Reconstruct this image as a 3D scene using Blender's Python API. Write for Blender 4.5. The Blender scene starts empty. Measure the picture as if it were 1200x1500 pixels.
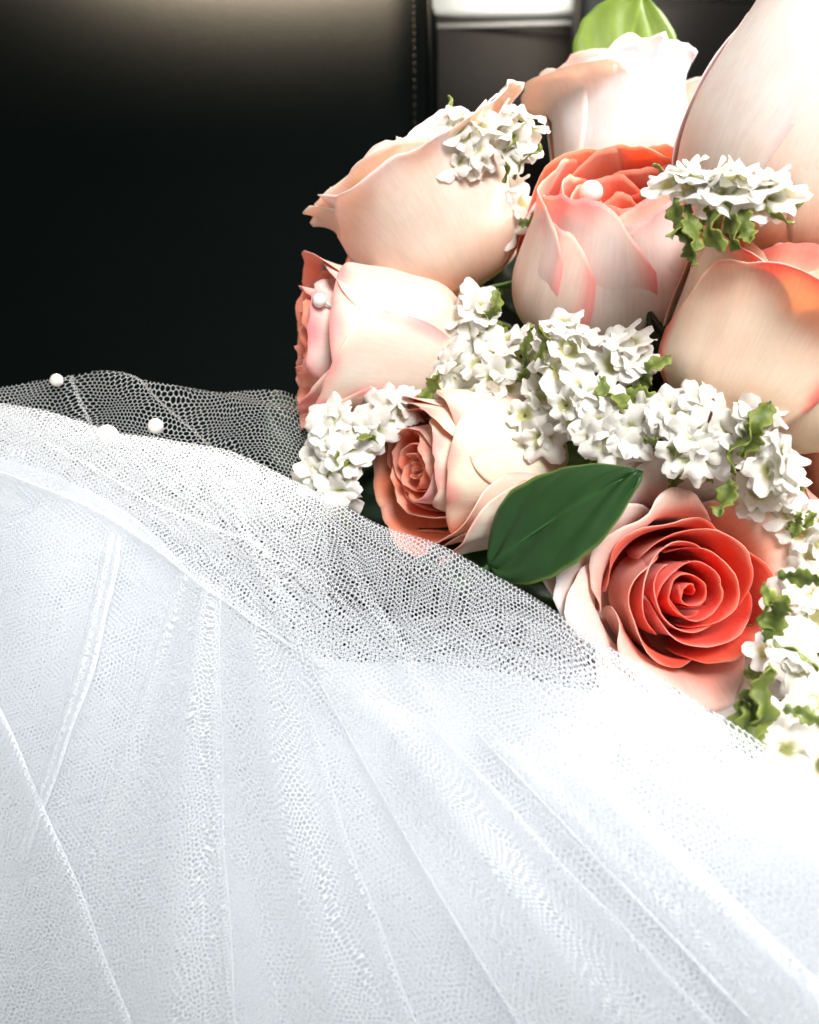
import bpy, bmesh, math, random
import numpy as np
from mathutils import Vector, Matrix

# ------------------------------------------------------------------ camera
sc = bpy.context.scene
C = sc.collection
R = math.radians
PITCH = 22.0
CAMZ = 0.40
K = 0.93                                   # picture width / distance
cam_d = bpy.data.cameras.new('camera')
cam = bpy.data.objects.new('camera', cam_d)
C.objects.link(cam)
cam.location = (0, 0, CAMZ)
cam.rotation_euler = (R(90 - PITCH), 0, 0)
cam_d.sensor_fit = 'HORIZONTAL'
cam_d.sensor_width = 36.0
cam_d.lens = 36.0 / K
cam_d.clip_start = 0.005
cam_d.clip_end = 20.0
cam_d.dof.use_dof = True
cam_d.dof.focus_distance = 0.225
cam_d.dof.aperture_fstop = 18.0
sc.camera = cam
M = Matrix.Translation((0, 0, CAMZ)) @ Matrix.Rotation(R(90 - PITCH), 4, 'X')
M3 = M.to_3x3()
MN = np.array(M)


def camv(x, y, z):
    return M3 @ Vector((x, y, z))


def at(px, py, d):
    return M @ Vector(((px / 1200 - .5) * K * d, -(py - 750) / 1200 * K * d, -d))


# ------------------------------------------------------------------ world, lamps, exposure
w = bpy.data.worlds.new('World')
sc.world = w
w.use_nodes = True
w.node_tree.nodes['Background'].inputs[0].default_value = (.90, .88, .82, 1)
w.node_tree.nodes['Background'].inputs[1].default_value = 0.24


def area(name, pos, target, size, power, col, spread=180, size_y=None):
    l = bpy.data.lights.new(name, 'AREA')
    l.energy = power
    l.color = col
    l.size = size
    if size_y:
        l.shape = 'RECTANGLE'
        l.size_y = size_y
    l.spread = R(spread)
    o = bpy.data.objects.new(name, l)
    C.objects.link(o)
    o.location = pos
    o.rotation_euler = (Vector(target) - Vector(pos)).to_track_quat('-Z', 'Y').to_euler()
    return o


T = at(800, 620, .24)
# daylight through the side window: above and to the right
area('side_window_light', T + camv(.72, .80, -.06), at(1160, 400, .24), .20, .50, (1.0, .975, .95), 20)
# soft daylight from the windscreen, above and behind the camera
area('windscreen_light', M @ Vector((.17, .36, .34)), at(820, 600, .24), .32, .62, (1.0, .99, .985), 46)
# light from the rear window onto the top of the seat and the door trim
area('rear_window_light', at(330, -640, .66), at(400, -60, .60), .25, 1.9, (1.0, .80, .58), 50)
area('door_window_light', at(900, -300, .62), at(800, 10, .88), .16, .38, (1.0, .98, .94), 60)

vs = sc.view_settings
vs.view_transform = 'Standard'
vs.look = 'None'
vs.exposure = 0.33
vs.gamma = 1.0
vs.use_curve_mapping = False
sc.cycles.use_denoising = True
sc.cycles.max_bounces = 6
sc.cycles.diffuse_bounces = 4
sc.cycles.transparent_max_bounces = 16
sc.cycles.use_adaptive_sampling = True
sc.cycles.adaptive_threshold = .03
sc.cycles.sample_clamp_indirect = 8.0


# ------------------------------------------------------------------ helpers
def mesh_obj(name, verts, faces, mats=(), parent=None, mat_idx=None, attr=None, uv=None, smooth=True, origin=None):
    me = bpy.data.meshes.new(name)
    v = np.asarray(verts, dtype=float)
    if origin is not None:
        v = v - np.array(origin)
    me.from_pydata(v.tolist(), [], [tuple(int(i) for i in f) for f in faces])
    for m in mats:
        me.materials.append(m)
    if mat_idx is not None:
        me.polygons.foreach_set('material_index', np.asarray(mat_idx, dtype=np.int32))
    if attr is not None:
        a = me.color_attributes.new('pigment', 'FLOAT_COLOR', 'POINT')
        c = np.ones((len(v), 4), dtype=np.float32)
        c[:, :3] = attr
        a.data.foreach_set('color', c.ravel())
    if uv is not None:
        l = me.uv_layers.new(name='UVMap')
        idx = np.zeros(len(me.loops), dtype=np.int32)
        me.loops.foreach_get('vertex_index', idx)
        l.data.foreach_set('uv', np.asarray(uv, dtype=np.float32)[idx].ravel())
    if smooth:
        me.polygons.foreach_set('use_smooth', np.ones(len(me.polygons), dtype=bool))
    me.update()
    o = bpy.data.objects.new(name, me)
    C.objects.link(o)
    if parent is not None:
        o.parent = parent
    if origin is not None:
        o.location = origin
    return o


def tag(o, label, cat, group=None):
    o['label'] = label
    o['category'] = cat
    if group:
        o['group'] = group
    return o


def empty(name, mat4, label, cat, group=None):
    o = bpy.data.objects.new(name, None)
    o.empty_display_size = .01
    C.objects.link(o)
    o.matrix_world = mat4
    return tag(o, label, cat, group)


def smooth01(a, b, x):
    t = np.clip((x - a) / (b - a), 0, 1)
    return t * t * (3 - 2 * t)


def catmull(P, t):
    """uniform Catmull-Rom through rows of P (n,k), t in [0,1]"""
    P = np.asarray(P, dtype=float)
    n = len(P)
    x = np.clip(np.asarray(t), 0, 1) * (n - 1)
    i = np.minimum(x.astype(int), n - 2)
    f = (x - i)[..., None]
    p1 = P[i]
    p2 = P[i + 1]
    p0 = np.where((i > 0)[..., None], P[np.maximum(i - 1, 0)], 2 * p1 - p2)
    p3 = np.where((i < n - 2)[..., None], P[np.minimum(i + 2, n - 1)], 2 * p2 - p1)
    return .5 * (2 * p1 + (p2 - p0) * f + (2 * p0 - 5 * p1 + 4 * p2 - p3) * f ** 2 + (3 * p1 - p0 - 3 * p2 + p3) * f ** 3)


def grid_faces(nu, nv, off=0, flip=False):
    j, i = np.meshgrid(np.arange(nv - 1), np.arange(nu - 1), indexing='ij')
    a = (j * nu + i).ravel() + off
    f = np.stack([a, a + 1, a + nu + 1, a + nu], 1)
    return f[:, ::-1] if flip else f


def grid_normals(P):
    du = np.gradient(P, axis=1)
    dv = np.gradient(P, axis=0)
    n = np.cross(du, dv)
    return n / (np.linalg.norm(n, axis=2, keepdims=True) + 1e-12)


def shell(P, th):
    """two-sided sheet with real thickness from a grid P (nv,nu,3)"""
    nv, nu = P.shape[:2]
    N = grid_normals(P)
    A = P.reshape(-1, 3)
    B = (P - N * th).reshape(-1, 3)
    n = nu * nv
    f1 = grid_faces(nu, nv)
    f2 = grid_faces(nu, nv, n, True)
    ring = list(range(nu)) + [nu * j + nu - 1 for j in range(1, nv)] + [nu * (nv - 1) + i for i in range(nu - 2, -1, -1)] + [nu * j for j in range(nv - 2, 0, -1)]
    f3 = [(ring[k], ring[k] + n, ring[(k + 1) % len(ring)] + n, ring[(k + 1) % len(ring)]) for k in range(len(ring))]
    faces = [tuple(f) for f in f1] + [tuple(f) for f in f2] + f3
    idx = [0] * len(f1) + [1] * len(f2) + [0] * len(f3)
    return np.vstack([A, B]), faces, idx


def tube(pts, rad, ns=8):
    pts = np.asarray(pts, dtype=float)
    n = len(pts)
    rad = np.broadcast_to(np.asarray(rad, dtype=float), (n,))
    tg = np.gradient(pts, axis=0)
    tg /= np.linalg.norm(tg, axis=1, keepdims=True) + 1e-12
    up = np.array([0.31, 0.17, 0.93])
    a = np.cross(tg, up)
    a /= np.linalg.norm(a, axis=1, keepdims=True) + 1e-12
    b = np.cross(tg, a)
    ph = np.arange(ns) / ns * 2 * np.pi
    V = pts[:, None] + rad[:, None, None] * (np.cos(ph)[None, :, None] * a[:, None] + np.sin(ph)[None, :, None] * b[:, None])
    F = []
    for k in range(n - 1):
        for s in range(ns):
            F.append((k * ns + s, k * ns + (s + 1) % ns, (k + 1) * ns + (s + 1) % ns, (k + 1) * ns + s))
    F.append(tuple(range(ns))[::-1])
    F.append(tuple((n - 1) * ns + s for s in range(ns)))
    return V.reshape(-1, 3), F


def smooth_noise(rng, nv, nu, step):
    """smooth random field on a grid, about `step` grid points per feature"""
    a, b = max(3, int(nv / step) + 3), max(3, int(nu / step) + 3)
    g = rng.uniform(-1, 1, (a, b))
    return catmull(catmull(g, np.linspace(0, 1, nv)).T, np.linspace(0, 1, nu)).T


class NB:
    """tiny node builder"""
    def __init__(s, name):
        s.m = bpy.data.materials.new(name)
        s.m.use_nodes = True
        s.t = s.m.node_tree
        s.t.nodes.clear()
        s.out = s.n('ShaderNodeOutputMaterial')

    def n(s, typ, **kw):
        nd = s.t.nodes.new(typ)
        for k, v in kw.items():
            if hasattr(nd, k):
                setattr(nd, k, v)
        return nd

    def link(s, a, b):
        s.t.links.new(a, b)

    def math(s, op, a, b=None):
        nd = s.n('ShaderNodeMath', operation=op)
        for k, x in enumerate((a, b)):
            if x is None:
                continue
            if isinstance(x, (int, float)):
                nd.inputs[k].default_value = x
            else:
                s.link(x, nd.inputs[k])
        return nd.outputs[0]

    def vec(s, op, a, b=None, c=None, out=0):
        nd = s.n('ShaderNodeVectorMath', operation=op)
        for k, x in enumerate((a, b, c)):
            if x is None:
                continue
            if isinstance(x, (tuple, list)):
                nd.inputs[k].default_value = x
            else:
                s.link(x, nd.inputs[k])
        return nd.outputs[out]

    def mix(s, fac, a, b, blend='MIX'):
        nd = s.n('ShaderNodeMix', data_type='RGBA', blend_type=blend)
        for k, x in ((0, fac), (6, a), (7, b)):
            if isinstance(x, (int, float)):
                nd.inputs[k].default_value = x
            elif isinstance(x, (tuple, list)):
                nd.inputs[k].default_value = tuple(x) + (1,) if len(x) == 3 else x
            else:
                s.link(x, nd.inputs[k])
        return nd.outputs[2]

    def noise(s, vec, scale, detail=3, rough=.5):
        nd = s.n('ShaderNodeTexNoise')
        nd.inputs['Scale'].default_value = scale
        nd.inputs['Detail'].default_value = detail
        nd.inputs['Roughness'].default_value = rough
        if vec is not None:
            s.link(vec, nd.inputs['Vector'])
        return nd

    def ramp(s, fac, stops):
        nd = s.n('ShaderNodeValToRGB')
        el = nd.color_ramp.elements
        while len(el) < len(stops):
            el.new(.5)
        for e, (p, c) in zip(el, stops):
            e.position = p
            e.color = tuple(c) + (1,) if len(c) == 3 else c
        s.link(fac, nd.inputs[0])
        return nd.outputs[0]

    def bump(s, h, strength, dist):
        nd = s.n('ShaderNodeBump')
        nd.inputs['Strength'].default_value = strength
        nd.inputs['Distance'].default_value = dist
        s.link(h, nd.inputs['Height'])
        return nd.outputs[0]

    def principled(s, **kw):
        nd = s.n('ShaderNodeBsdfPrincipled')
        for k, v in kw.items():
            k = k.replace('_', ' ')
            if hasattr(v, 'is_linked') or hasattr(v, 'links'):
                s.link(v, nd.inputs[k])
            else:
                nd.inputs[k].default_value = tuple(v) + (1,) if isinstance(v, (tuple, list)) and len(v) == 3 and 'Radius' not in k else v
        s.link(nd.outputs[0], s.out.inputs[0])
        return nd


# ------------------------------------------------------------------ materials
def mat_petal():
    b = NB('petal')
    a = b.n('ShaderNodeAttribute', attribute_name='pigment')
    co = b.n('ShaderNodeTexCoord')
    uvm = b.vec('MULTIPLY', co.outputs['UV'], (26, 2.2, 1))
    vein = b.noise(uvm, 3.0, 4, .6)
    mott = b.noise(co.outputs['Object'], 260, 3)
    f = b.math('MULTIPLY_ADD', vein.outputs[0], .24)
    f.node.inputs[2].default_value = .88
    g = b.math('MULTIPLY_ADD', mott.outputs[0], .12)
    g.node.inputs[2].default_value = .94
    blo = b.noise(co.outputs['Object'], 75, 4, .65)
    bf = b.math('MULTIPLY', b.ramp(blo.outputs[0], [(.42, (0, 0, 0)), (.75, (1, 1, 1))]), .38)
    tint = b.mix(bf, a.outputs['Color'], b.mix(1.0, a.outputs['Color'], (1.0, .74, .72), 'MULTIPLY'))
    col = b.vec('SCALE', tint)
    sc1 = col.node
    b.link(b.math('MULTIPLY', f, g), sc1.inputs['Scale'])
    nrm = b.bump(vein.outputs[0], .10, .0005)
    b.principled(Base_Color=col, Roughness=.72, Subsurface_Weight=.45, Subsurface_Radius=(1.0, .42, .28), Subsurface_Scale=.0016,
                 Specular_IOR_Level=.10, Sheen_Weight=.12, Sheen_Roughness=.4, Normal=nrm)
    return b.m


def mat_pigment(name, rough=.5, sss=.0, spec=.4, nscale=300, bumps=.1, var=.25, trans=0.0):
    b = NB(name)
    a = b.n('ShaderNodeAttribute', attribute_name='pigment')
    co = b.n('ShaderNodeTexCoord')
    no = b.noise(co.outputs['Object'], nscale, 4, .6)
    f = b.math('MULTIPLY_ADD', no.outputs[0], var)
    f.node.inputs[2].default_value = 1 - var / 2
    col = b.vec('SCALE', a.outputs['Color'])
    b.link(f, col.node.inputs['Scale'])
    p = b.principled(Base_Color=col, Roughness=rough, Specular_IOR_Level=spec, Subsurface_Weight=sss, Subsurface_Radius=(1, .9, .6),
                     Subsurface_Scale=.001, Normal=b.bump(no.outputs[0], bumps, .0008))
    if trans:
        tr = b.n('ShaderNodeBsdfTranslucent')
        b.link(col, tr.inputs[0])
        mx = b.n('ShaderNodeMixShader')
        mx.inputs[0].default_value = trans
        b.link(p.outputs[0], mx.inputs[1])
        b.link(tr.outputs[0], mx.inputs[2])
        b.link(mx.outputs[0], b.out.inputs[0])
    return b.m


def mat_leaf():
    b = NB('leaf')
    a = b.n('ShaderNodeAttribute', attribute_name='pigment')
    co = b.n('ShaderNodeTexCoord')
    sx = b.n('ShaderNodeSeparateXYZ')
    b.link(co.outputs['UV'], sx.inputs[0])
    au = b.math('ABSOLUTE', sx.outputs[0])
    ph = b.math('MULTIPLY', b.math('SUBTRACT', sx.outputs[1], b.math('MULTIPLY', au, .28)), 62.0)
    ve = b.math('POWER', b.math('ABSOLUTE', b.math('SINE', ph)), 6.0)
    no = b.noise(co.outputs['Object'], 180, 4)
    h = b.math('ADD', b.math('MULTIPLY', ve, -.35), b.math('MULTIPLY', no.outputs[0], .5))
    f = b.math('MULTIPLY_ADD', no.outputs[0], .4)
    f.node.inputs[2].default_value = .8
    col = b.vec('SCALE', a.outputs['Color'])
    b.link(f, col.node.inputs['Scale'])
    p = b.principled(Base_Color=col, Roughness=.42, Specular_IOR_Level=.4, Normal=b.bump(h, .07, .0004))
    tr = b.n('ShaderNodeBsdfTranslucent')
    b.link(b.mix(1.0, col, (1.0, 1.15, .35), 'MULTIPLY'), tr.inputs[0])
    mx = b.n('ShaderNodeMixShader')
    mx.inputs[0].default_value = .28
    b.link(p.outputs[0], mx.inputs[1])
    b.link(tr.outputs[0], mx.inputs[2])
    b.link(mx.outputs[0], b.out.inputs[0])
    return b.m


def mat_tulle(name, cell, thread, white=(.86, .88, .92), dens=0.0):
    """net of white threads: hexagonal holes in a thin cloth"""
    b = NB(name)
    co = b.n('ShaderNodeTexCoord')
    p0 = b.vec('SCALE', co.outputs['UV'])
    p0.node.inputs['Scale'].default_value = 1.0 / cell
    p = p0
    H = (.5, .8660254, 1.0)
    NH = (-.5, -.8660254, -1.0)
    A = b.vec('WRAP', p, H, NH)
    B = b.vec('WRAP', b.vec('ADD', p, (.5, .8660254, 0)), H, NH)
    A = b.vec('MULTIPLY', A, (1, 1, 0))
    B = b.vec('MULTIPLY', B, (1, 1, 0))
    la = b.vec('DOT_PRODUCT', A, A, out=1)
    lb = b.vec('DOT_PRODUCT', B, B, out=1)
    sel = b.math('LESS_THAN', la, lb)
    mx = b.n('ShaderNodeMix', data_type='VECTOR')
    b.link(sel, mx.inputs[0])
    b.link(B, mx.inputs[4])
    b.link(A, mx.inputs[5])
    g = b.vec('ABSOLUTE', mx.outputs[1])
    sx = b.n('ShaderNodeSeparateXYZ')
    b.link(g, sx.inputs[0])
    hexd = b.math('MAXIMUM', sx.outputs[0], b.vec('DOT_PRODUCT', g, (.5, .8660254, 0), out=1))
    rad = b.vec('LENGTH', g, out=1)
    m = b.math('ADD', b.math('MULTIPLY', hexd, .6), b.math('MULTIPLY', rad, .4))
    mr = b.n('ShaderNodeMapRange', interpolation_type='SMOOTHSTEP')
    b.link(m, mr.inputs[0])
    mr.inputs[1].default_value = .5 - thread - .05
    mr.inputs[2].default_value = .5 - thread + .05
    mr.inputs[3].default_value = dens
    mr.inputs[4].default_value = 1.0
    df = b.n('ShaderNodeBsdfDiffuse')
    df.inputs[0].default_value = white + (1,)
    tl = b.n('ShaderNodeBsdfTranslucent')
    tl.inputs[0].default_value = white + (1,)
    ms = b.n('ShaderNodeMixShader')
    ms.inputs[0].default_value = .42
    b.link(df.outputs[0], ms.inputs[1])
    b.link(tl.outputs[0], ms.inputs[2])
    tp = b.n('ShaderNodeBsdfTransparent')
    mo = b.n('ShaderNodeMixShader')
    b.link(mr.outputs[0], mo.inputs[0])
    b.link(tp.outputs[0], mo.inputs[1])
    b.link(ms.outputs[0], mo.inputs[2])
    b.link(mo.outputs[0], b.out.inputs[0])
    return b.m


def mat_noise(name, c1, c2, scale=120, rough=.5, spec=.5, bump=.2, bd=.0005, sheen=0, detail=4, coat=0):
    b = NB(name)
    co = b.n('ShaderNodeTexCoord')
    no = b.noise(co.outputs['Object'], scale, detail, .6)
    big = b.noise(co.outputs['Object'], scale * .06, 3)
    f = b.math('ADD', b.math('MULTIPLY', no.outputs[0], .6), b.math('MULTIPLY', big.outputs[0], .4))
    col = b.ramp(f, [(.3, c1), (.7, c2)])
    vo = b.n('ShaderNodeTexVoronoi')
    vo.inputs['Scale'].default_value = scale * 4
    b.link(co.outputs['Object'], vo.inputs['Vector'])
    h = b.math('ADD', vo.outputs[0], b.math('MULTIPLY', no.outputs[0], .6))
    b.principled(Base_Color=col, Roughness=rough, Specular_IOR_Level=spec, Normal=b.bump(h, bump, bd), Sheen_Weight=sheen, Coat_Weight=coat)
    return b.m


PETAL = mat_petal()
LEAF = mat_leaf()
GREEN = mat_pigment('stem_green', .5, 0, .35, 500, .3, .5)
FLORET = mat_pigment('papery_floret', .7, .0, .15, 900, .25, .10, .32)
CREASE = mat_tulle('gathered_tulle', .0004, .14, (.84, .87, .90), .12)
DRESS = mat_noise('white_satin', (.66, .68, .72), (.70, .72, .75), 500, .6, .3, .06, .0003)
NET = mat_tulle('tulle_net', .00108, .066, (.86, .89, .92))
NETB = mat_tulle('tulle_net_far', .00125, .050, (.80, .83, .84))
LEATHER = mat_noise('dark_leather', (.0024, .0066, .0062), (.0042, .0082, .0073), 260, .6, .08, .25, .0006)
THREADM = mat_noise('seam_thread', (.05, .042, .034), (.09, .075, .06), 900, .7, .2, .3, .0003)
PLASTIC_D = mat_noise('dark_plastic', (.012, .009, .006), (.020, .015, .010), 500, .55, .2, .3, .0004)
PLASTIC_B = mat_noise('black_plastic', (.004, .005, .005), (.008, .009, .009), 500, .6, .2, .2, .0004)
PLASTIC_G = mat_noise('glossy_dark_plastic', (.020, .016, .014), (.030, .024, .020), 400, .30, .5, .12, .0003)
PLASTIC_M = mat_noise('grey_trim', (.16, .155, .14), (.22, .21, .19), 300, .5, .3, .15, .0004)
PLASTIC_P = mat_noise('pale_trim', (.40, .40, .36), (.48, .48, .44), 300, .5, .3, .15, .0004)


def mat_pearl():
    b = NB('pearl')
    co = b.n('ShaderNodeTexCoord')
    no = b.noise(co.outputs['Object'], 220, 2)
    col = b.ramp(no.outputs[0], [(.3, (.86, .80, .72)), (.7, (.90, .87, .86))])
    b.principled(Base_Color=col, Roughness=.22, Specular_IOR_Level=.6, Coat_Weight=.6, Coat_Roughness=.08, Subsurface_Weight=.2,
                 Subsurface_Scale=.001)
    return b.m


PEARL = mat_pearl()

# ------------------------------------------------------------------ setting: car seat and door trim behind
def rounded_box(name, cx, cy, d, wpx, hpx, depth, bev, mat, parent=None, tilt=0.0, seg=4, origin=None, yaw=0.0):
    """box with bevelled edges, centred at picture point (cx,cy) at distance d, size given at that distance, facing the camera axis"""
    s = K * d / 1200
    bm = bmesh.new()
    bmesh.ops.create_cube(bm, size=1)
    bmesh.ops.scale(bm, vec=(wpx * s, hpx * s, depth), verts=bm.verts)
    bmesh.ops.bevel(bm, geom=bm.edges[:], offset=bev, segments=seg, profile=.5, affect='EDGES')
    bmesh.ops.rotate(bm, matrix=Matrix.Rotation(R(tilt), 3, 'Z') @ Matrix.Rotation(R(yaw), 3, 'Y'), verts=bm.verts)
    c = at(cx, cy, d)
    X = Matrix.Translation(c) @ M3.to_4x4()
    bmesh.ops.transform(bm, matrix=X, verts=bm.verts)
    V = [v.co[:] for v in bm.verts]
    F = [[v.index for v in f.verts] for f in bm.faces]
    bm.free()
    return mesh_obj(name, V, F, [mat], parent, smooth=True, origin=origin)


CAR_O = (0, .55, 0)
CAR = empty('car_interior', Matrix.Translation(CAR_O), 'dark car interior with leather seat, stitched seam and door trim behind the bouquet', 'car interior')


def build_seat():
    d0 = .56
    base = Vector(CAR_O)
    root = CAR
    s = K * d0 / 1200
    # cushion cross-section: grid over the front, rolled back at the top and the right side
    nu, nv = 90, 110
    xs = np.linspace(-420, 628, nu)
    P = np.zeros((nv, nu, 3))
    for j in range(nv):
        t = j / (nv - 1)
        # path from bottom of the seat back (t=0) up over the rolled top (t=1)
        py = 1250 - t * 1250 if t < .8 else None
        if t < .72:
            q = t / .72
            y = 1250 - q * (1250 - 230)
            z = -.055 + .075 * q ** 1.3
        else:
            a = (t - .72) / .28 * R(155)
            y = 230 - 400 * math.sin(a)
            z = .02 - (400 * s) * .6 * (1 - math.cos(a))
        for i in range(nu):
            e = (xs[i] - 628 + 60) / 60
            roll = 0
            xx = xs[i]
            if e > 0:
                roll = .022 * (1 - math.sqrt(max(0, 1 - e * e)))
            bow = 6 * math.sin(max(0, min(1, (y + 200) / 900)) * math.pi)
            dd = d0 - z + roll
            P[j, i] = at(xx + bow * .5, y, d0) + camv(0, 0, z - roll)
    V, F, idx = shell(P, .012)
    mesh_obj('seat_back', V, F, [LEATHER, LEATHER], root, idx, origin=None).location = (0, 0, 0)
    o = root.children[0]
    o.data.transform(Matrix.Translation(-base))
    o['label'] = 'dark leather seat back with a warm lit top edge'
    zero = Vector((0, 0, 0))
    # piping along the right edge with stitches
    edge = P[:, nu - 1]
    e2 = P[:, nu - 5]
    Vt, Ft = tube(edge, .0026, 8)
    mesh_obj('piping', Vt - np.array(base), Ft, [LEATHER], o)
    seam = P[:, nu - 3] + np.array(camv(0, 0, .0012))
    L = np.concatenate([[0], np.cumsum(np.linalg.norm(np.diff(seam, axis=0), axis=1))])
    vs_, fs_ = [], []
    k = 0
    step = .0055
    while k * step < L[-1] - .006:
        a = np.array([np.interp(k * step + q, L, seam[:, c]) for q in (0, .0018, .0036) for c in range(3)]).reshape(3, 3)
        a[1] += np.array(camv(0, 0, .0006))
        v_, f_ = tube(a, [.0004, .0007, .0004], 6)
        n0 = sum(len(x) for x in vs_)
        vs_.append(v_)
        fs_ += [tuple(i + n0 for i in f) for f in f_]
        k += 1
    st = mesh_obj('stitching', np.vstack(vs_) - np.array(base), fs_, [THREADM], o)
    st['kind'] = 'stuff'
    return root


def build_door():
    T_ = Matrix.Translation(-Vector(CAR_O))

    def box(name, par, *args, **kw):
        b_ = rounded_box(name, *args, parent=par, **kw)
        b_.data.transform(T_)
        return b_
    dp = box('door_panel', CAR, 740, 560, .86, 470, 1040, .03, .006, PLASTIC_D, yaw=10)
    dp['label'] = 'dark door panel beside the seat'
    ws = box('window_sill', dp, 745, -57, .85, 420, 180, .034, .006, PLASTIC_P, tilt=1.5)
    ws['label'] = 'pale window sill on top of the door panel'
    box('sill_strip', dp, 745, 37, .835, 420, 7, .006, .0018, PLASTIC_M, tilt=1.5)
    box('armrest', dp, 690, 290, .84, 240, 90, .03, .008, PLASTIC_D, tilt=3)
    pc = box('pillar_cover', CAR, 880, 260, .80, 105, 900, .04, .012, PLASTIC_B, tilt=-4)
    pc['label'] = 'black slanted door pillar cover'
    box('pillar_edge', pc, 832, 200, .79, 8, 800, .02, .002, PLASTIC_D, tilt=-4)
    sp = box('side_panel', CAR, 1160, 420, .78, 480, 790, .06, .012, PLASTIC_G, tilt=-1)
    sp['label'] = 'glossy dark brown side panel with a bright sheen'
    box('panel_ledge', sp, 1150, 4, .775, 520, 22, .05, .004, PLASTIC_P, tilt=-2)
    box('upper_cover', sp, 1150, -90, .80, 520, 150, .04, .01, PLASTIC_B)


def build_cushion():
    # the seat cushion everything lies on, dark and mostly hidden
    nu, nv = 60, 50
    P = np.zeros((nv, nu, 3))
    for j in range(nv):
        for i in range(nu):
            x = -.55 + 1.2 * i / (nu - 1)
            y = -.05 + .75 * j / (nv - 1)
            z = .075 + .018 * math.sin(x * 7 + 1) * math.sin(y * 5) - .10 * max(0, (abs(x) - .45) / .2) ** 2
            P[j, i] = (x, y, z)
    V, F, idx = shell(P, .03)
    mesh_obj('seat_cushion', V - np.array(CAR_O), F, [LEATHER, LEATHER], CAR, idx)


build_seat()
build_door()
build_cushion()

# ------------------------------------------------------------------ roses
PEACH = np.array((.90, .50, .32))
CREAM = np.array((.90, .68, .50))
PALE = np.array((.90, .66, .58))
WHITEP = np.array((.90, .80, .77))
PINK = np.array((.88, .27, .26))
CORAL = np.array((.90, .26, .14))
RED = np.array((.92, .065, .035))
BINDING = at(830, 640, .40)


def petal(root, rng, R_, H_, o, theta, hw, spiral, curl, wav, tl, pal, topa=.2, tip=0.0, bow=0.0, nu=25, nv=20, th=.00024, edge=0.0, vmin=0.0, zoff=0.0, rt=0.0, rough_rim=.5, jit_c=(0, 0), ruf=0.0, skew=0.0):
    """one petal, in the rose's own frame (z along the axis); tl = 0 innermost .. 1 outermost"""
    u = np.linspace(-1, 1, nu)[None, :].repeat(nv, 0)
    v = (np.linspace(0, 1, nv) ** .85)[:, None].repeat(nu, 1)
    ph = rng.uniform(0, 6.28, 6)
    top = 1 - topa * 1.35 * np.abs(u) ** 3 + tip * np.exp(-(u / .16) ** 2)
    top = top + skew * u
    top = top + rough_rim * (.018 * np.sin(9 * u + ph[0]) + .012 * np.sin(17 * u + ph[1]) + .008 * np.sin(31 * u + ph[5]))
    vv = v * top
    prof = catmull([(.10, 0), (.62, .05), (.95, .24), (1.0, .5), ((1 + o) / 2, .78), (o, 1.0), (o * 1.5 - .5, 1.22)], vv / 1.2 * 1.0)
    # the profile is laid out so that vv=1 falls on the (o,1) knot
    r = prof[..., 0] * R_
    z = prof[..., 1] * H_
    wprof = .24 + .76 * np.sin(np.pi / 2 * np.clip(v / .96, 0, 1))
    ang = theta + u * hw * wprof
    r = r + R_ * spiral * u * smooth01(.1, .9, v)
    r = r + R_ * wav * np.sin(3.2 * u + ph[2]) * v ** 3 + R_ * wav * .55 * np.sin(7.5 * u + ph[3]) * v ** 5
    z = z + H_ * wav * .35 * np.sin(5 * u + ph[4]) * v ** 4
    t = np.clip((vv - .70) / .30, 0, 1.2)
    am = curl * (.45 + .75 * np.abs(u) ** 1.4)
    r = r + am * .014 * t ** 2
    z = z - am * .0085 * t ** 3
    r = r + R_ * ruf * (np.sin(11 * u + ph[0]) + .6 * np.sin(19 * u + ph[2])) * t ** 2
    z = z + H_ * ruf * .35 * np.sin(14 * u + ph[3]) * t ** 2
    r = r + edge * R_ * np.abs(u) ** 5 * v
    r = np.maximum(r, .0006)
    r = r + bow * R_ * v * (1 - u ** 2)
    P = np.stack([r * np.cos(ang) + R_ * jit_c[0] * v, r * np.sin(ang) + R_ * jit_c[1] * v, z + zoff], -1)
    crk = smooth_noise(rng, nv, nu, 7) * .00030 + smooth_noise(rng, 4, nu, 3)[[0] * nv] * .00016
    P = P + grid_normals(P) * (crk * smooth01(.15, .6, v) * (.5 + R_ / .03))[..., None]
    V, F, idx = shell(P, th)
    # pigment
    ev = np.maximum(vv / np.maximum(top.max(), .01), np.abs(u) ** 1.2 * smooth01(.25, .6, v))
    rim = smooth01(pal.get('rim0', .80), 1.0, ev + .03 * np.sin(13 * u + ph[1]))
    jit = 1 + rng.uniform(-.05, .05, 3)
    base = pal['base']
    mid = pal['mid']
    out = base + (mid - base) * smooth01(.08, pal.get('mid_at', .62), v)[..., None]
    green = smooth01(.16, .0, v)[..., None]
    out = out * (1 - green * .25) + np.array((.60, .58, .25)) * green * .25
    out = out + (pal['rim'] - out) * (rim * pal['rim_amt'] * (1.0 if tl > .3 else .6))[..., None]
    deep = pal['inner'] + (pal['inner_out'] - pal['inner']) * smooth01(.35, 1.0, tl)
    if tl < .55:
        out = out + (pal['inner'] * .9 + mid * .1 - out) * (.85 * (1 - smooth01(.25, .6, tl)))
    inn = deep + (pal['inner_rim'] - deep) * (rim * .75)[..., None]
    col = np.vstack([(out * jit).reshape(-1, 3), (inn * jit).reshape(-1, 3)])
    col = np.clip(col, .01, .92)
    uv = np.stack([(u + 1) / 2 + rt, v], -1).reshape(-1, 2)
    uv = np.vstack([uv, uv])
    return mesh_obj('petal', V, F, [PETAL, PETAL], root, idx, col, uv)


PAL = dict(base=PEACH, mid=CREAM, rim=PINK, rim_amt=.7, inner=CORAL, inner_out=PALE, inner_rim=PALE)


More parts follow.
